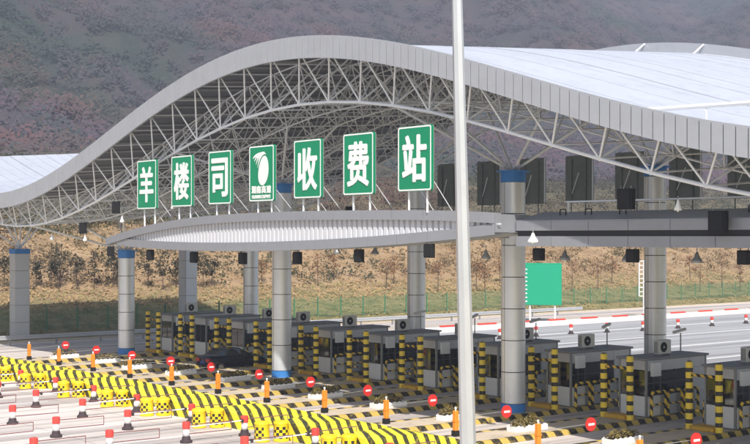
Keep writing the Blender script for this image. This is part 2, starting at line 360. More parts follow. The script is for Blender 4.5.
# ------------------------------------------------------------------ plaza road
def road_material(name='plaza_concrete', c=(.68, .605, .56), dk=(.20, .18, .175, 1)):
    m = mat(name, c, .8, var=.10, scale=.5, bump=.12, bscale=14, dirt=.0)
    n = m.node_tree.nodes; l = m.node_tree.links; b = n['Principled BSDF']; src = b.inputs['Base Color'].links[0].from_socket
    geo = n.new('ShaderNodeNewGeometry'); mp = n.new('ShaderNodeMapping'); mp.inputs['Scale'].default_value = (.75, .02, 1)
    l.new(geo.outputs['Position'], mp.inputs['Vector'])
    t = n.new('ShaderNodeTexNoise'); t.inputs['Scale'].default_value = 1; t.inputs['Detail'].default_value = 7; t.inputs['Roughness'].default_value = .65
    l.new(mp.outputs[0], t.inputs['Vector'])
    rp = n.new('ShaderNodeValToRGB'); rp.color_ramp.elements[0].position = .42; rp.color_ramp.elements[1].position = .66
    l.new(t.outputs['Fac'], rp.inputs['Fac'])
    ml = n.new('ShaderNodeMath'); ml.operation = 'MULTIPLY'; ml.inputs[1].default_value = .85; l.new(rp.outputs['Color'], ml.inputs[0])
    mx = n.new('ShaderNodeMix'); mx.data_type = 'RGBA'; mx.inputs['B'].default_value = dk
    l.new(src, mx.inputs['A']); l.new(ml.outputs[0], mx.inputs['Factor']); src = mx.outputs['Result']
    sp = n.new('ShaderNodeSeparateXYZ'); l.new(geo.outputs['Position'], sp.inputs[0])
    def mth(op, a, v=0.0, w=None):
        q = n.new('ShaderNodeMath'); q.operation = op
        for i_, z_ in enumerate((a, v)):
            if isinstance(z_, (int, float)): q.inputs[i_].default_value = z_
            else: l.new(z_, q.inputs[i_])
        return q.outputs[0]
    def over(src, fac, c_):
        x = n.new('ShaderNodeMix'); x.data_type = 'RGBA'; x.inputs['B'].default_value = (*c_, 1); l.new(src, x.inputs['A']); l.new(fac, x.inputs['Factor']); return x.outputs['Result']
    # two wheel tracks per 5 m lane, broken up by noise
    ph = mth('FRACT', mth('MULTIPLY', mth('ADD', sp.outputs['X'], 100.0), .2))
    trk = mth('MAXIMUM', mth('LESS_THAN', mth('ABSOLUTE', mth('SUBTRACT', ph, .34)), .045), mth('LESS_THAN', mth('ABSOLUTE', mth('SUBTRACT', ph, .66)), .045))
    t5 = n.new('ShaderNodeTexNoise'); t5.inputs['Scale'].default_value = .5; t5.inputs['Detail'].default_value = 6; l.new(geo.outputs['Position'], t5.inputs['Vector'])
    src = over(src, mth('MULTIPLY', trk, mth('MULTIPLY', t5.outputs['Fac'], .55)), (.12, .11, .105))
    jy = mth('LESS_THAN', mth('FRACT', mth('MULTIPLY', sp.outputs['Y'], .2)), .008); jx = mth('LESS_THAN', mth('FRACT', mth('MULTIPLY', mth('ADD', sp.outputs['X'], 101.2), .4)), .014)
    src = over(src, mth('MULTIPLY', mth('MAXIMUM', jx, jy), .7), (.10, .09, .085))
    t6 = n.new('ShaderNodeTexNoise'); t6.inputs['Scale'].default_value = .8; t6.inputs['Detail'].default_value = 9; t6.inputs['Roughness'].default_value = .75; l.new(geo.outputs['Position'], t6.inputs['Vector'])
    mr = n.new('ShaderNodeMapRange'); mr.inputs['From Min'].default_value = .60; mr.inputs['From Max'].default_value = .70; mr.inputs['To Max'].default_value = .6; l.new(t6.outputs['Fac'], mr.inputs['Value'])
    src = over(src, mr.outputs[0], (.13, .11, .10))
    l.new(src, b.inputs['Base Color'])
    return m
road = MB(); road.box(-101.5, -14, -60, 420, -.3, 0)
tag(road.build('road', road_material()), kind='structure')
kb = MB().box(-102.1, -101.5, -60, 420, -.3, .12); tag(kb.build('road_kerb', M['concrete']), kind='structure')
tag(MB().box(-87.6, -48, 62, 415, .003, .006).build('far_road', road_material('far_road_surface', (.40, .40, .41), (.22, .22, .23, 1))), kind='structure')
# painted lane lines beyond the booths and in the foreground
lm = empty('lane_markings'); tag(lm, kind='structure')
for X in (-80.2, -72.6, -65, -57):
    MB().box(X-.16, X+.16, 66, 330, .010, .014).build('lane_line', M['line'], lm)
for k in range(11):
    MB().box(-84.6+5*k, -84.45+5*k, -10, 29.5, .004, .008).build('lane_line', M['line'], lm)

# ------------------------------------------------------------------ the wave roof
X0R, X1R, YF, YR = -107.0, 3.0, 36.6, 62.6
def wave(X): return 15.3 + 3.4*math.cos(math.pi*(X + 53.7)/35)
def tilt(Y): return .072*(Y - YF)
def deck(X, Y): return wave(X) - .35 + tilt(Y)
def chord(X, Y): return 12.45 + 2.98*math.cos(math.pi*(X + 53)/34.3) + tilt(Y)
roof = empty('canopy_roof', (0, 0, 0), 'great wave shaped grey metal canopy roof carried on a white space frame', 'canopy')
PW = .5; npan = int((X1R - X0R)/PW)
for i in range(npan):
    a, b = X0R + i*PW + .027, X0R + (i+1)*PW - .027
    j = random.uniform(-.006, .006); h = 1.08
    y0, y1 = YF - .1 + j, YF + .04 + j
    MB().hexa([(a,y0,wave(a)-h),(b,y0,wave(b)-h),(b,y1,wave(b)-h),(a,y1,wave(a)-h),(a,y0,wave(a)),(b,y0,wave(b)),(b,y1,wave(b)),(a,y1,wave(a))]).build('fascia_panel', M['panel'], roof)
def strip(name, m, y0, y1, zf, th, step=1.5, parent=roof, xa=X0R, xb=X1R):
    n = int((xb-xa)/step); b = MB(); P = []
    for i in range(n+1):
        X = xa + (xb-xa)*i/n
        P += [(X, y0, zf(X, y0)-th), (X, y1, zf(X, y1)-th), (X, y1, zf(X, y1)), (X, y0, zf(X, y0))]
    fs_ = [(0, 3, 2, 1), (4*n, 4*n+1, 4*n+2, 4*n+3)]
    for i in range(n):
        k = 4*i
        for q in range(4): fs_.append((k+q, k+(q+1) % 4, k+4+(q+1) % 4, k+4+q))
    b.add(P, fs_); return b.build(name, m, parent)
strip('fascia_backing', M['joint'], YF+.06, YF+.12, lambda X, Y: wave(X)-.06, .98)
ns = 24; sw = (YR - YF - .1)/ns
for k in range(ns):
    y0 = YF + .12 + k*sw; j = random.uniform(-.012, .012)
    strip('roof_sheet', M['roofsheet'], y0 + .02, y0 + sw - .02, lambda X, Y, j=j: deck(X, Y)+j, .03, 1.5)
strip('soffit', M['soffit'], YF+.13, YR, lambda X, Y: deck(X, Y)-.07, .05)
for i in range(80):
    X = X0R + .5 + i*1.5
    if X > X1R: break
    MB().hexa([(X-.05,YF+.2,deck(X,YF)-.24),(X+.05,YF+.2,deck(X,YF)-.24),(X+.05,YR-.1,deck(X,YR)-.24),(X-.05,YR-.1,deck(X,YR)-.24),
               (X-.05,YF+.2,deck(X,YF)-.13),(X+.05,YF+.2,deck(X,YF)-.13),(X+.05,YR-.1,deck(X,YR)-.13),(X-.05,YR-.1,deck(X,YR)-.13)]).build('purlin', M['purlin'], roof)
strip('rear_fascia', M['panel'], YR, YR+.12, lambda X, Y: deck(X, YR)+.60, 1.3)
for i in range(25):
    X = X0R + 3 + i*4.4
    if X < X1R: tube_obj('fascia_brace', (X, YR-1.0, deck(X, YR-1.0)-.02), (X, YR-.02, deck(X, YR)+.55), .05, M['white'], roof)
# white safety rail over the dip of the roof, just behind the front fascia
zr = lambda X: 13.62 - .022*(X+32)
tube_obj('safety_rail', (-32.4, 38.4, zr(-32.4)), (-2, 38.4, zr(-2)), .085, M['white'], roof)
for i in range(12):
    X = -31 + 2.4*i
    if deck(X, 38.4) < zr(X): tube_obj('rail_post', (X, 38.4, deck(X, 38.4)-.02), (X, 38.4, zr(X)), .035, M['white'], roof)
# space frame: offset double grid
MOD = 2.5; MODY = 3.6; nx, ny = 44, 8
T = lambda i, j: Vector((X0R + MOD*i, YF + .45 + MODY*j, deck(X0R + MOD*i, YF + .45 + MODY*j) - .3))
def B(i, j):
    X = X0R + MOD*(i+.5); Y = YF + .45 + MODY*(j+.5) - (.9 if j == 0 else 0); return Vector((X, Y, chord(X, Y)))
sf = MB()
def member(a, b, r, own):
    if own: tube_obj('truss_member', a, b, r, M['truss'], roof)
    else: sf.tube(a, b, r, 5, cap=False)
for j in range(ny-1):
    for i in range(nx-1):
        front = j == 0
        for di, dj in ((0, 0), (1, 0), (0, 1), (1, 1)):
            member(B(i, j), T(i+di, j+dj), .045 if front else .036, front and dj == 0)
        if i < nx-2: member(B(i, j), B(i+1, j), .08 if front else .048, front)
        if j < ny-2: member(B(i, j), B(i, j+1), .042, False)
for j in range(ny):
    for i in range(nx-1):
        member(T(i, j), T(i+1, j), .045, j == 0)
        if j < ny-1 and i < nx-1: member(T(i, j), T(i, j+1), .036, False)
for j in range(ny-1):
    for i in range(nx-1):
        c = B(i, j); sf.lathe([(.02, c.z-.1), (.1, c.z-.05), (.1, c.z+.05), (.02, c.z+.1)], 6, c.x, c.y)
tag(sf.build('space_frame', M['truss'], roof), kind='stuff')

# ------------------------------------------------------------------ columns
def round_column(X, Y, ztop, label):
    c = empty('column', (X, Y, .2), label, 'column', 'columns under the canopy')
    H = ztop - .2; r = .60
    MB().lathe([(r+.012, 0), (r+.012, .42)], 24).build('base_band', M['blue'], c, False)
    MB().lathe([(r-.05, .3), (r-.05, H)], 16).build('core', M['joint'], c)
    z = .43; top = H - .5
    nr = max(1, round((top - z)/1.45)); hh = (top - z)/nr
    for k in range(nr):
        o = MB().lathe([(r, z+k*hh+.02), (r, z+(k+1)*hh-.02)], 32).build('cladding_ring', M['clad'], c)
        o.data.materials[0] = M['clad']; me_ = o.data; bm_ = bmesh.new(); bm_.from_mesh(me_)
        bmesh.ops.delete(bm_, geom=[f_ for f_ in bm_.faces if len(f_.verts) > 4], context='FACES'); bm_.to_mesh(me_); bm_.free()
        me_.polygons.foreach_set('use_smooth', [True]*len(me_.polygons))
    MB().lathe([(r+.03, H-.5), (r+.03, H)], 24).build('top_collar', M['blue'], c)
    MB().lathe([(r+.22, H), (r+.22, H+.06)], 24).build('cap_plate', M['blue'], c)
    for s in (-1, 1):                                        # vertical cladding joint
        MB().box(-.012, .012, s*(r-.02)-.02, s*(r-.02)+.022, .45, H-.5).build('vertical_seam', M['joint'], c)
    return c
def square_column(X, Y, ztop, label):
    c = empty('column', (X, Y, 0), label, 'column', 'columns under the canopy'); h = .62
    MB().box(-h+.03, h-.03, -h+.03, h-.03, 0, ztop-.3).build('core', M['joint'], c)
    nr = 5; hh = (ztop - .4)/nr
    for k in range(nr):
        for s in (-1, 1):
            MB().box(s*h-.03, s*h+.03, -h+.035, h-.035, k*hh+.015, (k+1)*hh-.015).build('cladding_panel', M['cladw'], c)
            MB().box(-h+.035, h-.035, s*h-.03, s*h+.03, k*hh+.015, (k+1)*hh-.015).build('cladding_panel', M['cladw'], c)
    MB().box(-h-.05, h+.05, -h-.05, h+.05, ztop-.4, ztop).build('top_collar', M['blue'], c)
    return c
def struts(X, Y, ztop):
    i0 = (X - X0R)/MOD - .5; j0 = (Y - YF - .45)/MODY - .5
    ia, ja = math.floor(i0), math.floor(j0)
    for di, dj in ((-1, 0), (2, 0), (-1, 1), (2, 1), (0, -1), (1, 2)):
        i = min(max(ia+di, 0), nx-2); j = min(max(ja+dj, 0), ny-2)
        tube_obj('support_strut', (X, Y, ztop+.02), B(i, j), .07, M['truss'], roof)
cols = [(-45, 45.0, 12.0, 'r', 'nearest round silver column with a sunlit base and blue band, beside the lamp pole'),
        (-65, 45.0, 12.0, 'r', 'round silver column with blue base standing in front of the parked dark car'),
        (-85, 45.0, 7.75, 'r', 'short round silver column with pale blue base under the tip of the marquee'),
        (-45, 55.9, 12.6, 'r', 'rear round grey column rising behind the booth roofs beside the lattice frame'),
        (-65, 55.9, 12.6, 'r', 'rear round grey column standing in shade beneath the last sign beside the lamp pole'),
        (-85, 55.9, 8.3, 'r', 'short rear round column with an air conditioner at its foot'),
        (-105, 45.4, 7.75, 's', 'square pale panelled column standing alone behind the guardrail'),
        (-105, 62.0, 8.6, 's', 'square pale panelled rear column rising above the yellow and black posts')]
for X, Y, zt, k, lab in cols:
    (round_column if k == 'r' else square_column)(X, Y, zt, lab); struts(X, Y, zt)

# ------------------------------------------------------------------ marquee (lens) with the corrugated white face, and the gantry beam
mq = empty('marquee', (0, 0, 0), 'long bowed marquee with grey rims and white corrugated face carrying the green signs', 'marquee')
LX0, LX1 = -73.4, -38.6
ts = np.array([-73.4, -71, -67, -64, -61.3, -57, -52.7, -48, -44.8, -40.5, -38.6]); tz = np.array([8.72, 9.05, 9.5, 9.74, 9.9, 10.02, 10.06, 10.06, 10.02, 9.91, 9.82])
bs = np.array([-71.6, -67, -62.4, -57, -52.7, -49, -45.9, -40.8, -38.6]); bz = np.array([8.28, 8.12, 8.04, 8.06, 8.13, 8.25, 8.38, 8.72, 8.9])
ptop = np.polyfit(ts+56, tz, 5); pbot = np.polyfit(bs+56, bz, 4)
ltop = lambda X: float(np.polyval(ptop, X+56)); lbot = lambda X: float(np.polyval(pbot, X+56))
lY = lambda X: 37.5 - .75*math.sin(math.pi*min(max((X-LX0)/(LX1-LX0), 0), 1))
def rim(zf, h, xa, xb, yoff, n, name):
    for k in range(n):
        a = xa + (xb-xa)*k/n + .012; b = xa + (xb-xa)*(k+1)/n - .012
        P = []
        bb = MB(); sub = 4; pts = [a + (b-a)*i/sub for i in range(sub+1)]
        for X in pts: P += [(X, lY(X)+yoff, zf(X)), (X, lY(X)+yoff+.5, zf(X)), (X, lY(X)+yoff+.5, zf(X)+h), (X, lY(X)+yoff, zf(X)+h)]
        fs_ = [(0, 3, 2, 1), (4*sub, 4*sub+1, 4*sub+2, 4*sub+3)] + [(4*i+q, 4*i+(q+1) % 4, 4*i+4+(q+1) % 4, 4*i+4+q) for i in range(sub) for q in range(4)]
        bb.add(P, fs_).build(name, M['rim'], mq)
rim(lambda X: ltop(X)-.44, .44, LX0, LX1, -.12, 17, 'upper_rim_panel')
rim(lambda X: lbot(X), .46, -71.8, LX1, -.06, 17, 'lower_rim_panel')
xs_ = np.sort(np.concatenate([np.arange(-71.4, LX1, .36) + d_ for d_ in (0, .03, .24, .27)])); cb = MB(); P = []
for i, X in enumerate(xs_):
    y = lY(X) + .06 + (.11 if ((i + 1) // 2) % 2 == 0 else 0)
    P += [(X, y, lbot(X)+.4), (X, y, max(ltop(X)-.42, lbot(X)+.42))]
cb.add(P, [(2*i, 2*i+2, 2*i+3, 2*i+1) for i in range(len(xs_)-1)]).build('corrugated_face', M['corr'], mq)
def cover(name, zf, xa, m):
    b = MB(); P = []; n = 24
    for i in range(n+1):
        X = xa + (LX1-xa)*i/n; P += [(X, lY(X)+.3, zf(X)), (X, 39.6, zf(X)), (X, 39.6, zf(X)+.05), (X, lY(X)+.3, zf(X)+.05)]
    fs_ = [(0, 3, 2, 1), (4*n, 4*n+1, 4*n+2, 4*n+3)] + [(4*i+q, 4*i+(q+1) % 4, 4*i+4+(q+1) % 4, 4*i+4+q) for i in range(n) for q in range(4)]
    b.add(P, fs_).build(name, m, mq)
cover('top_cover', lambda X: ltop(X)-.12, LX0, M['rim']); cover('underside', lambda X: lbot(X)+.03, -71.8, M['purlin'])
MB().box(LX1+.003, LX1+.08, 37.5, 39.4, 9.0, 9.75).build('end_wall', M['rim'], mq)
for X in (-45, -65):
    MB().box(X-.25, X+.25, 39.6, 44.85, 8.75, 9.4).build('bracket_beam', M['steel'], mq)
# straight gantry beam going on to the right
gt = empty('gantry_beam', (0, 0, 0), 'straight grey panelled gantry beam with a dark slot running right from the marquee', 'gantry')
GX0, GX1, GY = -38.45, 3.0, 38.6
MB().box(GX0, GX1, GY+.12, GY+1.5, 8.46, 9.42).build('core', M['dark'], gt)
for k in range(21):
    a = GX0 + 2.02*k + .012; b = GX0 + 2.02*(k+1) - .012
    MB().box(a, b, GY, GY+.11, 8.42, 8.84).build('lower_panel', M['rim'], gt)
    MB().box(a, b, GY, GY+.11, 9.07, 9.46).build('upper_panel', M['rim'], gt)
MB().hexa([(GX0,GY+.02,9.465),(GX1,GY+.02,9.465),(GX1,GY+1.6,9.82),(GX0,GY+1.6,9.82),(GX0,GY+.02,9.50),(GX1,GY+.02,9.50),(GX1,GY+1.6,9.87),(GX0,GY+1.6,9.87)]).build('sloped_top', M['rim'], gt)
tube_obj('hand_rail', (GX0+1.5, GY+1.5, 10.28), (GX1, GY+1.5, 10.28), .04, M['truss'], gt)
for k in range(9): tube_obj('rail_post', (GX0+1.6+4.8*k, GY+1.5, 9.72), (GX0+1.6+4.8*k, GY+1.5, 10.28), .03, M['truss'], gt)
for X in (-36.6, -35.2, -33.4, -27.4):
    MB().path([(X-.16, GY+.9, 9.6), (X-.16, GY+.9, 9.95), (X+.16, GY+.9, 9.95), (X+.16, GY+.9, 9.6)], .025).build('hoop', M['black'], gt)
for X in (-25, ): MB().box(X-.25, X+.25, 39.7, 44.85, 8.75, 9.4).build('bracket_beam', M['steel'], gt)
# rear gantry carrying the far signs
rg = empty('rear_gantry', (0, 0, 0), 'rear grey gantry beam behind the columns carrying the sign backs', 'gantry')
for k in range(16): MB().box(-74+2.5*k+.012, -71.5+2.5*k-.012, 60.6, 61.8, 8.75, 9.9).build('beam_panel', M['rim'], rg)
for X in (-45, -65): MB().box(X-.25, X+.25, 56.5, 60.58, 8.9, 9.5).build('bracket_beam', M['steel'], rg)

# ------------------------------------------------------------------ green signs
def rounded(w, h, r, n=5):
    pts = []
    for cx, cz, a0 in ((w/2-r, h/2-r, 0), (-w/2+r, h/2-r, 90), (-w/2+r, -h/2+r, 180), (w/2-r, -h/2+r, 270)):
        pts += [(cx + r*math.cos(R(a0+90*i/n)), cz + r*math.sin(R(a0+90*i/n))) for i in range(n+1)]
    return pts
def plate(outline, y0, y1):
    n = len(outline); b = MB()
    vs_ = [(x, y0, z) for x, z in outline] + [(x, y1, z) for x, z in outline]
    return b.add(vs_, [tuple(range(n)), tuple(range(n, 2*n))[::-1]] + [(i, n+i, n+(i+1) % n, (i+1) % n) for i in range(n)])
def ring(o, i, y0, y1):
    n = len(o); b = MB()
    vs_ = [(x, y0, z) for x, z in o] + [(x, y0, z) for x, z in i] + [(x, y1, z) for x, z in o] + [(x, y1, z) for x, z in i]
    fs_ = []
    for k in range(n):
        q = (k+1) % n; fs_ += [(k, q, n+q, n+k), (2*n+k, 3*n+k, 3*n+q, 2*n+q), (k, 2*n+k, 2*n+q, q), (n+k, n+q, 3*n+q, 3*n+k)]
    return b.add(vs_, fs_)
def text_mesh(txt, w, h, bold, name='character', depth=.012):
    """white raised lettering; bold comes from nudged copies at slightly different heights"""
    cu = bpy.data.curves.new(name, 'FONT'); cu.body = txt; cu.size = 1; cu.extrude = depth; cu.resolution_u = 4
    o = bpy.data.objects.new(name, cu); col.objects.link(o); bpy.context.view_layer.update()
    me = bpy.data.meshes.new_from_object(o.evaluated_get(bpy.context.evaluated_depsgraph_get())); bpy.data.objects.remove(o); bpy.data.curves.remove(cu)
    V = np.array([v.co[:] for v in me.vertices]); F = [tuple(p.vertices) for p in me.polygons]; bpy.data.meshes.remove(me)
    lo = V.min(0); hi = V.max(0); c = (lo+hi)/2; s = hi-lo; w -= 2*bold; h -= 2*bold
    b = MB()
    for q, (dx, dz) in enumerate(((0, 0), (1, 0), (-1, 0), (0, 1), (0, -1), (.7, .7), (-.7, .7), (.7, -.7), (-.7, -.7))):
        b.add(np.stack([(V[:, 0]-c[0])/s[0]*w + dx*bold, -(V[:, 2]-c[2]) - q*.0012, (V[:, 1]-c[1])/s[1]*h + dz*bold], 1).tolist(), F)
    return b.mesh(name, M['white'])
SW, SH = 2.28, 2.88
for k, ch in enumerate('羊楼司标收费站'):
    X = -67.2 + 4.03*k; z = 11.87 + .40*k/6
    logo = ch == '标'
    s = empty('green_sign', (X, 36.95, z), 'green sign panel with a white leaf logo and small lettering' if logo else 'green sign panel with the white character ' + dict(zip('羊楼司收费站', ('yang, sheep', 'lou, tower', 'si, in charge', 'shou, collect', 'fei, fee', 'zhan, station')))[ch] + f' ({ch})', 'sign', 'green signs on the marquee')
    plate(rounded(SW, SH, .12), -.06, .06).build('panel', M['green'], s)
    ring(rounded(SW-.04, SH-.04, .11), rounded(SW-.17, SH-.17, .07), -.068, -.062).build('border', M['white'], s)
    MB().box(-SW/2+.02, SW/2-.02, .062, .12, -SH/2+.03, SH/2-.03).build('back_frame', M['steel'], s)
    for d in (-.62, .62):
        MB().tube((d, .16, -SH/2+.5), (d, .16, ltop(X+d)-z-.1), .05, 8).build('post', M['truss'], s)
        MB().tube((d, .2, -.6), (d, 1.7, ltop(X+d)-z-.1), .02, 6).build('brace', M['truss'], s)
    if not logo:
        link('character', text_mesh(ch, 1.64, 2.10, .05), s, (0, -.07, 0))
    else:
        def leaf(pts): plate(pts, -.075, -.062).build('leaf_blade', M['white'], s)
        leaf([(.20 + .45*math.cos(t)*(1 - .12*math.sin(t)) + .10*math.sin(t), .14 + .76*math.sin(t)) for t in [2*math.pi*i/30 for i in range(30)]])
        for q in range(4):                      # plumes fanning out of the top and sweeping down the left side
            L, Rr = [], []
            for i in range(15):
                u = i/14; a0 = Vector((.42 - .05*q, .98 + .04*q)); a1 = Vector((-.10 - .17*q, 1.13 - .05*q)); a2 = Vector((-.33 - .15*q, .30 - .0*q + .16*q))
                p_ = a0*(1-u)**2 + a1*2*u*(1-u) + a2*u*u; d_ = ((a1-a0)*(1-u) + (a2-a1)*u).normalized(); n_ = Vector((-d_.y, d_.x))
                wv = .062*math.sin(math.pi*(.06 + .9*u))
                L.append(tuple(p_ + n_*wv)); Rr.append(tuple(p_ - n_*wv))
            plate(L + Rr[::-1], -.074 + .0015*q, -.062).build('leaf_plume', M['white'], s)
        for q, chx in enumerate('湖南高速'): link('lettering', text_mesh(chx, .40, .40, .022, 'lettering', .008), s, (-.69 + .46*q, -.07, -.83))
        link('lettering', text_mesh('HUNAN', .82, .19, .012, 'lettering', .008), s, (-.44, -.07, -1.2)); link('lettering', text_mesh('EXPWY', .82, .19, .012, 'lettering', .008), s, (.46, -.07, -1.2))
# backs of the signs that face the other way
for k in range(7):
    X = -55.1 + 4.1*(k-3)
    s = empty('sign_back', (X, 61.0, 12.45), 'dark back of a sign panel on the rear gantry facing away', 'sign', 'backs of the far signs')
    plate(rounded(2.3, 3.0, .12), -.05, .05).build('panel', M['signback'], s)
    for d in (-.6, .6): MB().tube((d, -.1, 1.3), (d, -.1, -2.56), .045, 6).build('post', M['signback'], s)
    MB().tube((-.5, -.14, -.9), (.55, -.7, .35), .035, 6).build('brace', M['truss'], s)
    MB().box(-1.12, 1.12, -.07, -.052, .6, .7).build('stiffener', M['signback'], s); MB().box(-1.12, 1.12, -.07, -.052, -.7, -.6).build('stiffener', M['signback'], s)
    MB().box(1.10, 1.16, -.08, -.052, -1.45, 1.45).build('edge_trim', M['truss'], s)

# ------------------------------------------------------------------ things hanging from marquee, gantry and truss
def signal_box(X, Y, ztop, w=.50, h=.72, lab='black lane signal box hanging under the marquee and gantry', grp='lane signal boxes'):
    o = empty('signal_box', (X, Y, ztop), lab, 'signal', grp)
    MB().box(-w/2, w/2, -.12, .14, -h, -.10).build('housing', M['black'], o, bevel=.02)
    MB().box(-w/2+.05, w/2-.05, -.16, -.121, -h+.06, -.16).build('visor', M['black'], o)
    for d in (-w/3, w/3): MB().tube((d, 0, -.1), (d, 0, 0), .02, 6).build('hanger', M['steel'], o)
for X in (-72.5, -67.5, -62.5, -57.5, -52.5, -47.5, -42.5):
    signal_box(X, 37.3, max(lbot(max(X, -71.7)), 8.02)+.02, lab='black lane signal box under the marquee, ' + ('first second third fourth fifth sixth seventh'.split())[round((X+72.5)/5)] + ' from its pointed tip')
for X, w_ in ((-37.5, 'first'), (-32.5, 'second'), (-27.4, 'third')): signal_box(X, 39.0, 8.44, .5, .62, f'black lane signal box under the gantry beam, {w_} from the marquee end')
for x, y, w, h in ((83, 221, .62, .85), (116, 200, .62, .85), (626, 186, .72, .9), (718, 208, .72, .9), (349, 205, .5, .7)):
    p = on_y(x, y, 38.2 if y != 205 else 52)
    signal_box(p.x, p.y, p.z, w, h, 'black floodlight box hung from the white truss above' if y != 205 else 'small black box hanging behind the sign for fee', 'boxes hung from the truss')
def lamp(X, Y, ztop, shade, lab, drop=.35, s=1.0):
    o = empty('bell_lamp', (X, Y, ztop), lab, 'lamp', 'bell lamps under the canopy')
    MB().tube((0, 0, 0), (0, 0, -drop), .02, 6).build('stem', M['steel'], o)
    MB().lathe([(.05*s, -drop+.02), (.09*s, -drop-.05), (.13*s, -drop-.14), (.26*s, -drop-.28), (.30*s, -drop-.38), (.27*s, -drop-.38), (.1*s, -drop-.2)], 18).build('shade', shade, o, True)
    MB().lathe([(.05*s, -drop-.25), (.1*s, -drop-.34), (.06*s, -drop-.43)], 10).build('bulb', M['white'], o, True)
p = on_y(533, 226, 37.95); lamp(p.x, p.y, p.z, M['white'], 'white bell lamp hung in front of the dark gantry slot', .3, .8)
for x, y in ((375, 244), (428, 243), (486, 243), (565, 241), (627, 241), (697, 240), (337, 246)):
    p = on_y(x, y, 41.0 if x < 470 else 39.6); lamp(p.x, p.y, 8.42 if x > 470 else 8.5, M['steel'], 'grey bell lamp under the marquee and gantry', .2, .75)
for x, y in ((52, 232), (85, 233), (122, 214), (173, 200), (678, 196)):
    p = on_y(x, y, 38.1); lamp(p.x, p.y, p.z, M['white'], 'small white lamp hung from the truss chord', .15, .5)

# ------------------------------------------------------------------ toll islands
ISL = [-84.8, -80, -75.1, -70.2, -65.1, -60.1, -55.2, -50.2, -45.0, -40.2, -35.2, -30.2]
def island(X):
    o = empty('toll_island', (X, 0, 0), 'long concrete toll island with black and yellow striped kerb and nose', 'island', 'toll islands')
    MB().box(-.90, .90, 36.9, 59.9, .01, .21).build('slab', M['concrete'], o)
    for s in (-1, 1):
        MB().box(s*1.0-.1, s*1.0+.1, 36.8, 60.0, .005, .235).build('kerb', M['kerb'], o)
    MB().box(-.9, .9, 59.9, 60.05, .005, .235).build('kerb', M['kerb'], o)
    # raised sloping nose
    b = MB(); prof = [(31.95, .72), (32.15, .90), (34.0, .88), (35.5, .58), (36.78, .26)]
    P = []
    for Y, z in prof:
        w = 1.08 if Y > 33 else (.95 if Y < 32.2 else 1.04)
        P += [(-w, Y, .005), (w, Y, .005), (w-.05, Y, z), (-w+.05, Y, z)]
    n = len(prof)-1
    b.add(P, [(0, 1, 2, 3), (4*n+3, 4*n+2, 4*n+1, 4*n)] + [(4*i+(q+1) % 4, 4*i+q, 4*i+4+q, 4*i+4+(q+1) % 4) for i in range(n) for q in range(4)])
    b.build('nose', M['nose'], o)
    return o
def barrel():
    o = empty('crash_barrel', (0, 0, 0), 'yellow crash barrel with black checks beside a striped island nose', 'barrel', 'crash barrels')
    MB().lathe([(.34, 0), (.35, .04), (.34, .08), (.335, .1), (.32, .74), (.335, .76), (.335, .82), (.31, .84)], 24).build('body', M['check'], o, True)
    MB().lathe([(.305, .84), (.28, .87), (.06, .885)], 24).build('lid', M['yellow'], o, True)
    return o
def gate():
    o = empty('barrier_gate', (0, 0, 0), 'orange lane gate post with its arm swung back and a red round no entry disc', 'gate', 'orange lane gates')
    MB().box(-.13, .13, -.13, .13, 0, .24).build('base', M['black'], o)
    MB().box(-.10, .10, -.10, .10, .24, 1.1).build('cabinet', M['orange'], o, bevel=.02)
    MB().lathe([(.03, 1.1), (.03, 1.16), (.05, 1.18), (.05, 1.24), (.02, 1.26)], 10).build('lamp_top', M['white'], o)
    MB().box(-.115, .115, -.115, .115, .62, .68).build('collar', M['orange'], o)
    d = Vector((.35, 2.6, .12))
    MB().tube((0, .11, .8), tuple(Vector((0, .11, .8)) + d*.98), .014, 8).build('arm', M['steel'], o)
    c = Vector((.10, .14, .8)) + d*.92
    disc = MB(); n = 24
    ds = link('disc', None, o) if False else None
    b = MB(); b.add([(.03, .28*math.cos(2*math.pi*i/n), .28*math.sin(2*math.pi*i/n)) for i in range(n)] + [(-.03, .28*math.cos(2*math.pi*i/n), .28*math.sin(2*math.pi*i/n)) for i in range(n)],
          [tuple(range(n)), tuple(range(n, 2*n))[::-1]] + [(i, n+i, n+(i+1) % n, (i+1) % n) for i in range(n)])
    dd = b.build('disc', M['red'], o); dd.location = c
    w = MB().box(.034, .042, -.17, .17, -.045, .045).build('white_bar', M['white'], dd)
    return o
def planter(i):
    o = empty('planter', (0, 0, 0), 'white scalloped planter trough with straggly brown green plants', 'planter', 'planters on the islands')
    L, W = .95, .3
    for s in (-1, 1):
        P = []; n = 12; b = MB()
        for k in range(n+1):
            y = -L + 2*L*k/n; zt = .22 + .06*abs(math.sin(math.pi*k/2))
            P += [(s*W-.025, y, 0), (s*W+.025, y, 0), (s*W+.025, y, zt), (s*W-.025, y, zt)]
        b.add(P, [(0, 3, 2, 1), (4*n, 4*n+1, 4*n+2, 4*n+3)] + [(4*k+q, 4*k+(q+1) % 4, 4*k+4+(q+1) % 4, 4*k+4+q) for k in range(n) for q in range(4)])
        b.build('side_board', M['white'], o)
        MB().box(-W+.03, W-.03, s*L-.025, s*L+.02, 0, .24).build('end_board', M['white'], o)
    MB().box(-W+.03, W-.03, -L+.03, L-.03, .02, .18).build('soil', M['soil'], o)
    ys_ = np.linspace(-.78, .78, 9)
    cs = [(rng.uniform(-.12, .12), y, .34 + rng.uniform(-.05, .08)) for y in ys_]
    cards(cs, rng.uniform(.2, .32, 9), 34, .07, M['leafdry'], 'plants', o, flat=(1, 1, .85))['kind'] = 'stuff'
    return o
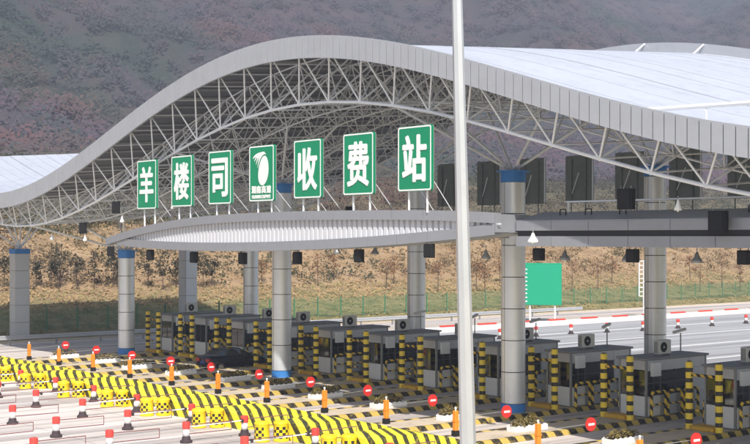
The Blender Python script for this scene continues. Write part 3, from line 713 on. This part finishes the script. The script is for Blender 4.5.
def post_frame():
    o = empty('height_barrier', (0, 0, 0), 'pair of tall yellow and black banded guard posts with a crossbar', 'barrier', 'guard posts before the booths')
    for s in (-.8, .8):
        MB().lathe([(.165, 0), (.165, 2.95), (.12, 3.02), (.03, 3.05)], 14, s, 0).build('post', M['post'], o)
    MB().tube((-.68, 0, 2.42), (.68, 0, 2.42), .07, 10).build('crossbar', M['bar'], o)
    MB().tube((-.68, 0, .85), (.0, 0, .85), .05, 8).build('lower_bar', M['bar'], o)
    MB().box(-.62, .62, -.25, .55, 0, .2).build('base_block', M['ochre'], o, bevel=.03)
    return o
def hoop_rail():
    o = empty('guard_rail', (0, 0, 0), 'black and orange tubular guard hoops along a toll booth', 'guard rail', 'guard hoops along the booths')
    for k in range(3):
        a = k*1.25
        MB().path([(0, a, 0), (0, a, 1.05), (0, a+.1, 1.18), (0, a+.95, 1.18), (0, a+1.05, 1.05), (0, a+1.05, 0)], .07, 8).build('hoop', M['hoop'], o)
        MB().tube((0, a+.05, .58), (0, a+1.0, .58), .04, 8).build('middle_rail', M['hoop'], o)
    return o
def booth():
    o = empty('toll_booth', (0, 0, 0), 'grey steel toll booth with dark windows and a flat roof', 'booth', 'toll booths')
    W, L, Hh = .80, 4.5, 2.72
    MB().box(-W+.06, W-.06, .06, L-.06, .0, .12).build('floor', M['boothroof'], o)
    # lower wall panels
    for s in (-1, 1):
        for k, (a, b) in enumerate(((.02, 1.0), (1.02, 3.2), (3.22, L-.02))):
            MB().box(s*W-.03, s*W+.03, a, b, .05, 1.02).build('wall_panel', M['white'] if k == 0 else M['booth'], o)
            MB().box(s*W-.03, s*W+.03, a, b, 2.2, Hh-.02).build('header_panel', M['booth'], o)
            if k < 2:
                w = MB().box(s*W-.012, s*W+.012, a+.05, b-.05, 1.08, 2.15).build('window_pane', M['clear'], o)
                MB().box(s*W-.026, s*W+.026, a, a+.05, 1.03, 2.19).build('window_frame', M['frame'], w)
                MB().box(s*W-.026, s*W+.026, b-.05, b, 1.03, 2.19).build('window_frame', M['frame'], w)
                MB().box(s*W-.026, s*W+.026, (a+b)/2-.02, (a+b)/2+.02, 1.03, 2.19).build('window_frame', M['frame'], w)
                MB().box(s*W-.024, s*W+.024, a+.05, b-.05, 1.6, 1.64).build('window_frame', M['frame'], w)
            else:
                d = MB().box(s*W-.024, s*W+.024, a+.03, b-.03, 1.03, 2.19).build('door_panel', M['booth'], o)
                MB().box(s*W+s*.027-.01, s*W+s*.027+.01, a+.1, a+.22, 1.05, 1.15).build('handle', M['chrome'], d)
    for y, nm in ((0.0, 'front'), (L, 'back')):
        MB().box(-W+.04, W-.04, y-.03, y+.03, .05, 1.0).build('wall_panel', M['white'] if y == 0 else M['booth'], o)
        MB().box(-W+.04, W-.04, y-.03, y+.03, 2.25, Hh-.02).build('header_panel', M['booth'], o)
        w = MB().box(-W+.08, W-.08, y-.012, y+.012, 1.05, 2.2).build('window_pane', M['clear'], o)
        MB().box(-.025, .025, y-.026, y+.026, 1.0, 2.25).build('window_frame', M['frame'], w)
    for sx in (-1, 1):
        for y in (-.01, L+.01): MB().box(sx*W-.05, sx*W+.05, y-.05, y+.05, .02, Hh).build('corner_post', M['steel'], o)
    MB().box(-W-.12, W+.12, -.18, L+.18, Hh, Hh+.10).build('roof', M['boothroof'], o, bevel=.015)
    MB().box(-.25, .70, .5, 1.7, .78, .84).build('desk', M['ochre'], o); MB().box(-.2, -.1, .55, 1.65, .12, .78).build('desk_leg', M['steel'], o)
    MB().box(.1, .5, 1.1, 1.16, .95, 1.3).build('monitor', M['black'], o); MB().box(.27, .33, 1.1, 1.14, .84, .95).build('monitor_stand', M['black'], o)
    MB().box(-.55, -.47, .8, 1.3, .6, 1.35).build('chair_back', M['frame'], o); MB().box(-.55, -.1, .8, 1.3, .52, .6).build('chair_seat', M['frame'], o)
    MB().box(-.62, -.25, 3.3, 4.2, .12, 1.7).build('locker', M['acm'], o)
    MB().box(W+.035, W+.2, .25, .85, 1.95, 2.6).build('fare_display', M['white'], o)
    MB().box(-.75, -.2, .06, .075, 1.1, 1.95).build('blind', M['acm'], o)
    MB().box(W-.05, W-.035, 1.15, 1.9, 1.55, 2.15).build('blind', M['acm'], o)
    MB().box(W+.035, W+.1, .1, .4, 1.0, 1.5).build('reader_panel', M['black'], o)
    return o
def ac_unit():
    o = empty('air_conditioner', (0, 0, 0), 'pale air conditioner unit with round dark fan on a booth roof', 'air conditioner', 'air conditioners on the booth roofs')
    MB().box(-.17, .17, -.47, .47, .06, .74).build('casing', M['acm'], o, bevel=.02)
    n = 20
    for r_, x0, x1, m, nm in ((.25, .172, .176, M['black'], 'fan_opening'), (.05, .177, .19, M['acm'], 'fan_hub')):
        b = MB(); cy = -.1
        b.add([(x0, cy + r_*math.cos(2*math.pi*i/n), .40 + r_*math.sin(2*math.pi*i/n)) for i in range(n)] + [(x1, cy + r_*math.cos(2*math.pi*i/n), .40 + r_*math.sin(2*math.pi*i/n)) for i in range(n)],
              [tuple(range(n))[::-1], tuple(range(n, 2*n))] + [(i, (i+1) % n, n+(i+1) % n, n+i) for i in range(n)]).build(nm, m, o)
    for k in range(5): MB().box(-.12+.05*k, -.10+.05*k, -.475, -.472, .12, .68).build('grille_slot', M['joint'], o)
    for y in (-.35, .35): MB().box(-.2, .2, y-.03, y+.03, 0, .06).build('foot', M['steel'], o)
    return o
def camera_pole():
    o = empty('camera_pole', (0, 0, 0), 'small grey surveillance camera on a pole above a booth', 'camera', 'cameras above the booths')
    MB().tube((0, 0, 0), (0, 0, .95), .035, 8).build('pole', M['steel'], o)
    MB().hexa([(-.08, -.42, .93), (.08, -.42, .93), (.08, .28, 1.08), (-.08, .28, 1.08), (-.08, -.42, 1.05), (.08, -.42, 1.05), (.08, .28, 1.2), (-.08, .28, 1.2)]).build('camera_body', M['acm'], o)
    return o
isl0 = island(ISL[0]); bar0 = barrel(); gate0 = gate(); fr0 = post_frame(); hp0 = hoop_rail(); bo0 = booth(); ac0 = ac_unit(); cp0 = camera_pole()
pl = [planter(i) for i in range(3)]
used = set()
def put(proto, loc, rz=0.0, label=None):
    o = proto if proto.name not in used else copy_tree(proto)
    used.add(proto.name); o.location = loc; o.rotation_euler.z = rz
    if label: o['label'] = label
    return o
ORD = 'first second third fourth fifth sixth seventh eighth ninth tenth eleventh twelfth'.split()
for q, X in enumerate(ISL):
    w = f'{ORD[q]} island from the grey guardrail'
    put(isl0, (X, 0, 0), 0, f'striped concrete toll island, the {ORD[q]} counted from the grey guardrail')
    if X <= -35:
        for dx, dy in ((-.20, -.34), (.20, .36)):
            put(bar0, (X - (.3 if X < -58 else .9) + dx + random.uniform(-.03, .03), 31.25 + dy + random.uniform(-.04, .04), .004), random.uniform(-.2, .2) + (-.9 if dx < 0 else .2), f'yellow checkered crash barrel before the {w}')
    put(gate0, (X - (.2 if X < -46 else .75) + random.uniform(-.1, .1), 37.45, .215), random.uniform(-.12, .12), f'orange gate post with red no entry disc on the {w}')
    put(pl[q % 3], (X + random.uniform(-.1, .1), 41.6 + random.uniform(-.6, .4) - (1.0 if X < -66 else 0), .215), random.uniform(-.04, .04), f'white planter with brown green plants on the {w}')
    put(fr0, (X, 47.1, .215), 0, f'pair of yellow and black banded guard posts on the {w}')
    put(bo0, (X, 48.3, .215), 0, f'grey toll booth with dark windows on the {w}')
    put(hp0, (X + .98, 48.45, .24), 0, f'yellow and black guard hoops beside the booth on the {w}')
    put(hp0, (X - .98, 48.45, .24), 0, f'far side guard hoops of the booth on the {w}')
    put(ac0, (X + .15, 50.6 + random.uniform(-.5, .5), 3.04), 0, f'air conditioner on the booth of the {w}')
    if X >= -61: put(cp0, (X - .3, 52.3, 3.04), random.uniform(-.6, .3), f'small surveillance camera on the booth of the {w}')

# ------------------------------------------------------------------ delineator posts with bars in the foreground lanes and along the far road
def delineator(bars):
    o = empty('delineator_post', (0, 0, 0), 'red and white lane post with thin bars standing on the approach lanes' if bars else 'red and white post on a black base along the far road', 'lane post', 'lane posts on the approach' if bars else 'posts along the far road')
    MB().lathe([(.27, 0), (.27, .08), (.19, .14), (.17, .27), (.13, .28)], 14).build('base', M['rubber'], o)
    MB().lathe([(.15, .28), (.14, .60)], 14).build('white_sleeve', M['white'], o, True)
    MB().lathe([(.17, .60), (.17, .86), (.14, .89)], 14).build('red_cap', M['redplastic'], o)
    if bars:
        MB().tube((0, .1, .74), (0, 2.25, .74), .022, 6).build('bar', M['rod'], o)
        MB().tube((0, .1, .36), (0, 2.25, .36), .022, 6).build('bar', M['rod'], o)
        MB().tube((0, 2.25, .36), (0, 2.25, .74), .018, 6).build('end_upright', M['rod'], o)
    return o
d0 = delineator(True); d1 = delineator(False)
for j, Y in enumerate((31.3, 28.0, 24.6, 21.2)):
    for k in range(13):
        X = -82.4 + 4.93*k + .02*j
        q = ray(0, 0); sx = 375 + F_PX*(Vector((X, Y, 0)).dot(RIGHT)/Vector((X, Y, 0)).dot(FWD))
        sy = HORIZON + F_PX*CAM_H/Vector((X, Y, 0)).dot(FWD)
        if -60 < sx < 460 and sy < 480: put(d0, (X, Y + random.uniform(-.2, .2), .009), random.uniform(-.06, .06))
for x, y in ((571, 334), (607, 332.5), (643, 331), (678, 328.5), (712, 326), (746, 323.5), (536, 336.5), (500, 339)):
    p = on_z(x, y, 0); put(d1, (p.x, p.y, .009), random.uniform(0, 3))
# white boom poles from post to post before the barrels
for k in range(9):
    X = -82.4 + 4.93*k
    o = empty('boom_pole', (X, 31.3, 0), 'slim white boom pole spanning two lane posts before the barrels', 'boom', 'white boom poles')
    MB().tube((.03, -.1, .70), (.03, -3.2, .66), .026, 8).build('pole', M['white'], o)
    for y in (-.28, -3.05): MB().box(-.06, .12, y-.05, y+.05, .62, .76).build('clip', M['rubber'], o)

# ------------------------------------------------------------------ lamp pole near the camera
pb = at_depth(468, 444, 18.2); pt = at_depth(457, 0, 18.2); ax = (pt - pb); ax = ax / ax.z
base = pb - ax*pb.z
lp = empty('lamp_pole', base, 'tall pale tapered octagonal steel lamp pole rising in front of the plaza', 'lamp pole')
def rad_at(z): return (.232 - .0125*(z - 5.9))/2
for z0, z1 in ((.03, 9.2), (9.2, 15.5)):
    MB().tube(ax*z0, ax*z1, rad_at(z0), 8, rad_at(z1)).build('shaft', M['galv'], lp)
MB().box(-.3, .3, -.3, .3, 0, .03).build('base_plate', M['steel'], lp)
MB().tube(ax*15.45, ax*15.45 + Vector((-1.6, 1.3, .5)), .05, 8, .035).build('arm', M['galv'], lp)
e = ax*15.45 + Vector((-1.6, 1.3, .5)); MB().hexa([(e.x-.55, e.y, e.z-.08), (e.x, e.y-.25, e.z-.08), (e.x+.15, e.y, e.z-.08), (e.x-.4, e.y+.25, e.z-.08), (e.x-.45, e.y, e.z+.08), (e.x, e.y-.15, e.z+.08), (e.x+.1, e.y, e.z+.08), (e.x-.35, e.y+.2, e.z+.08)]).build('lamp_head', M['acm'], lp)

# ------------------------------------------------------------------ parked car in a lane
def car(loc):
    o = empty('car', loc, 'dark saloon car with a red tail lamp waiting between two toll islands', 'car')
    W = .88
    sec = [(0.0, .42, .92, .74), (.12, .30, .98, .82), (1.0, .24, 1.02, .88), (2.0, .24, 1.0, .90), (3.3, .24, .95, .90), (4.2, .28, .82, .86), (4.55, .36, .66, .76)]
    P = []; b = MB()
    for y, z0, z1, w in sec: P += [(-w, y, z0), (w, y, z0), (w, y, (z0+z1)/2+.1), (w*.92, y, z1), (-w*.92, y, z1), (-w, y, (z0+z1)/2+.1)]
    n = len(sec)-1
    b.add(P, [(0, 1, 2, 3, 4, 5), tuple(6*n+i for i in range(6))[::-1]] + [(6*i+(q+1) % 6, 6*i+q, 6*i+6+q, 6*i+6+(q+1) % 6) for i in range(n) for q in range(6)])
    body = b.build('body', M['car'], o, True)
    sec = [(.55, .98, 1.0, .78), (1.15, .98, 1.38, .66), (1.9, .98, 1.46, .66), (2.5, .98, 1.42, .66), (3.35, .93, .96, .78)]
    P = []; b = MB()
    for y, z0, z1, w in sec: P += [(-.80, y, z0), (.80, y, z0), (w, y, z1), (-w, y, z1)]
    n = len(sec)-1
    b.add(P, [(0, 1, 2, 3), tuple(4*n+i for i in range(4))[::-1]] + [(4*i+(q+1) % 4, 4*i+q, 4*i+4+q, 4*i+4+(q+1) % 4) for i in range(n) for q in range(4)]).build('cabin', M['glass'], o)
    MB().hexa([(-.66, 1.17, 1.385), (.66, 1.17, 1.385), (.66, 2.48, 1.425), (-.66, 2.48, 1.425), (-.62, 1.2, 1.42), (.62, 1.2, 1.42), (.62, 2.42, 1.47), (-.62, 2.42, 1.47)]).build('roof', M['car'], o)
    for s in (-1, 1):
        MB().box(s*.60-.2, s*.60+.2, -.03, .14, .64, .84).build('tail_light', M['tail'], o)
        for y in (.85, 3.6):
            w = MB().tube((s*.74, y, .31), (s*.90, y, .31), .31, 18).build('wheel', M['tyre'], o)
            MB().tube((s*.901, y, .31), (s*.912, y, .31), .19, 14).build('rim', M['chrome'], w)
        MB().box(s*.95-.07, s*.95+.07, 2.95, 3.08, .98, 1.1).build('mirror', M['car'], o)
    MB().box(-.26, .26, -.045, -.005, .52, .66).build('number_plate', M['plate'], o)
    MB().box(-.78, .78, -.06, .1, .36, .5).build('bumper', M['car'], o)
car((-72.45, 43.9, .004))
# ------------------------------------------------------------------ beyond the plaza: guardrail, barrier, fence, green board, lattice frame
g = empty('guardrail', (-99.0, 0, 0), 'long grey steel guardrail behind the last toll lane', 'guardrail')
for k in range(22):
    y = 22 + 4*k
    MB().box(-.06, .06, y-.07, y+.07, 0, .82).build('post', M['steel'], g)
    prof = [(.08, .48), (.16, .54), (.16, .60), (.09, .66), (.16, .72), (.16, .78), (.08, .84), (.07, .84), (.14, .78), (.14, .72), (.07, .66), (.14, .60), (.14, .54), (.07, .48)]
    n = len(prof); b = MB(); b.add([(x, y, z) for x, z in prof] + [(x, y+3.99, z) for x, z in prof], [(i, (i+1) % n, n+(i+1) % n, n+i) for i in range(n)]).build('rail_beam', M['galv'], g)
br = empty('road_barrier', (-88.3, 0, 0), 'low red and white striped barrier along the far edge of the road', 'barrier')
for k in range(46):
    y = 62 + 2.4*k
    MB().hexa([(-.25, y+.03, 0), (.25, y+.03, 0), (.25, y+2.37, 0), (-.25, y+2.37, 0), (-.10, y+.03, .46), (.10, y+.03, .46), (.10, y+2.37, .46), (-.10, y+2.37, .46)]).build('barrier_block', M['line'], br)
    if k % 2: MB().box(-.14, .14, y+.05, y+2.35, .465, .60).build('red_cap', M['redplastic'], br)
tag(MB().box(-96, -89.2, 60, 330, .004, .03).build('hard_shoulder', mat('shoulder_gravel', (.46, .40, .34), .9, var=.2, scale=2)), kind='structure')
fn = empty('mesh_fence', (0, 0, 0), 'green wire mesh fence at the foot of the bank', 'fence')
mp = MB()
for k in range(17): mp.box(-.012, .012, .09+.175*k, .108+.175*k, .08, 1.95)
for k in range(9): mp.box(-.012, .012, .03, 2.97, .1+.225*k, .118+.225*k)
mpm = mp.mesh('mesh_panel', M['fence']); fpm = MB().box(-.05, .05, -.05, .05, -.4, 2.15).mesh('fence_post', M['fence'])
for k in range(75):
    y = 34 + 3*k; X = -107.5; z = float(terrain(X, y+1.5)) + .02
    link('mesh_panel', mpm, fn, (X, y, z)); link('post', fpm, fn, (X, y, z))
q = on_z(544, 322, 0); D = 95.0
gb = empty('green_board', (-92.3, 96.5, 0), 'big blank green road board on two posts beyond the booths', 'board', rz=R(36))
ht = lambda y: CAM_H + (HORIZON - y)*(Vector((-92.3, 96.5, 0)).dot(FWD))/F_PX
wd = 39*(Vector((-92.3, 96.5, 0)).dot(FWD))/F_PX
plate(rounded(wd, ht(263)-ht(305), .12), -.05, .05).build('panel', M['signgreen2'], gb).location.z = (ht(263)+ht(305))/2
ring(rounded(wd-.1, ht(263)-ht(305)-.1, .1), rounded(wd-.22, ht(263)-ht(305)-.22, .08), -.058, -.052).build('border', M['signgreen2'], gb).location.z = (ht(263)+ht(305))/2
for d in (-wd*.32, wd*.32): MB().tube((d, .12, 0), (d, .12, ht(268)), .09, 10).build('post', M['white'], gb)
for k in range(9):
    MB().box(-wd*.45, -wd*.45+.28, -.062, -.053, 0, .12).build('white_mark', M['white'], gb).location.z = ht(302) + (ht(266)-ht(302))*k/9
lf = empty('lattice_frame', (-90.5, 110.5, 0), 'white lattice sign frame on a single post seen edge on', 'frame', rz=R(62))
dd = Vector((-90.5, 110.5, 0)).dot(FWD); hz = lambda y: CAM_H + (HORIZON - y)*dd/F_PX
MB().tube((0, 0, 0), (0, 0, hz(260)), .11, 10).build('post', M['white'], lf)
for d in (-.55, .55): MB().box(d-.05, d+.05, -.05, .05, hz(296), hz(261)).build('upright', M['white'], lf)
for k in range(9):
    z = hz(296) + (hz(261)-hz(296))*k/8; MB().box(-.5, .5, -.03, .03, z-.04, z+.04).build('rung', M['white'], lf)

# ------------------------------------------------------------------ young trees along the foot of the bank
def sapling(x, ybase, h, dark, seed):
    # where the pixel ray meets the sloping ground
    d = ray(x, ybase); p = None
    for t in np.arange(80, 400, .25):
        c = d*t + Vector((0, 0, CAM_H))
        if c.z <= float(terrain(c.x, c.y)): p = c; break
    if p is None: return
    p.z = float(terrain(p.x, p.y)) - .05
    hh = h*p.dot(FWD)/F_PX
    o = empty('young_tree', p, 'dark young evergreen tree at the foot of the orange bank' if dark else 'thin russet young tree on the slope behind the fence', 'tree', 'dark young trees' if dark else 'russet young trees')
    r2 = random.Random(seed); b = MB()
    lean = Vector((r2.uniform(-.05, .05), r2.uniform(-.05, .05), 1))
    b.tube((0, 0, 0), lean*hh*.5, .06, 6, .04); b.tube(lean*hh*.5, lean*hh*.95, .04, 6, .01)
    tips = []
    for k in range(9):
        f = r2.uniform(.35, .9); a = r2.uniform(0, 6.28); L = hh*r2.uniform(.12, .26)*(1.2-f*.6)
        e_ = lean*hh*f + Vector((math.cos(a)*L, math.sin(a)*L, L*r2.uniform(.2, .8))); b.tube(lean*hh*f, e_, .02, 5, .008); tips.append(e_)
    b.build('trunk', M['bark'], o)
    cs = [tuple(t_) for t_ in tips] + [tuple(lean*hh*f) for f in (.5, .7, .85)]
    cards(cs, [hh*r2.uniform(.08, .17) for _ in cs], 26 if dark else 14, .12 if dark else .10, M['leafdark'] if dark else M['leafrust'], 'crown', o, flat=(1, 1, 1.1))
for k, (x, y, h) in enumerate(((4, 291, 34), (36, 288, 26), (50, 290, 32), (60, 288, 40), (77, 289, 34), (94, 289, 36), (113, 287, 36), (118, 290, 30), (148, 289, 34), (163, 291, 40), (176, 288, 30), (203, 290, 36), (212, 287, 30), (20, 286, 24))):
    sapling(x, y, h, True, k)
for k, (x, y, h) in enumerate(((262, 284, 26), (318, 286, 30), (334, 280, 26), (386, 290, 34), (394, 284, 30), (438, 292, 36), (476, 288, 30), (485, 294, 34), (500, 284, 28), (572, 292, 30), (598, 290, 36), (612, 285, 30), (700, 292, 36), (722, 288, 34), (740, 292, 30), (690, 280, 26))):
    sapling(x, y, h, False, 50+k)

# ------------------------------------------------------------------ air
hb = MB().box(-2450, 60, -850, 3250, -2, 640); hz_o = hb.build('haze', None); tag(hz_o, 'thin bluish haze over the whole valley', 'haze', kind='stuff')
hm = bpy.data.materials.new('haze_air'); hm.use_nodes = True; n = hm.node_tree.nodes; n.clear()
out = n.new('ShaderNodeOutputMaterial'); pv = n.new('ShaderNodeVolumePrincipled'); pv.inputs['Density'].default_value = .00066
pv.inputs['Color'].default_value = (.74, .81, 1.0, 1); pv.inputs['Anisotropy'].default_value = 0.1
hm.node_tree.links.new(pv.outputs[0], out.inputs['Volume']); hz_o.data.materials.append(hm)
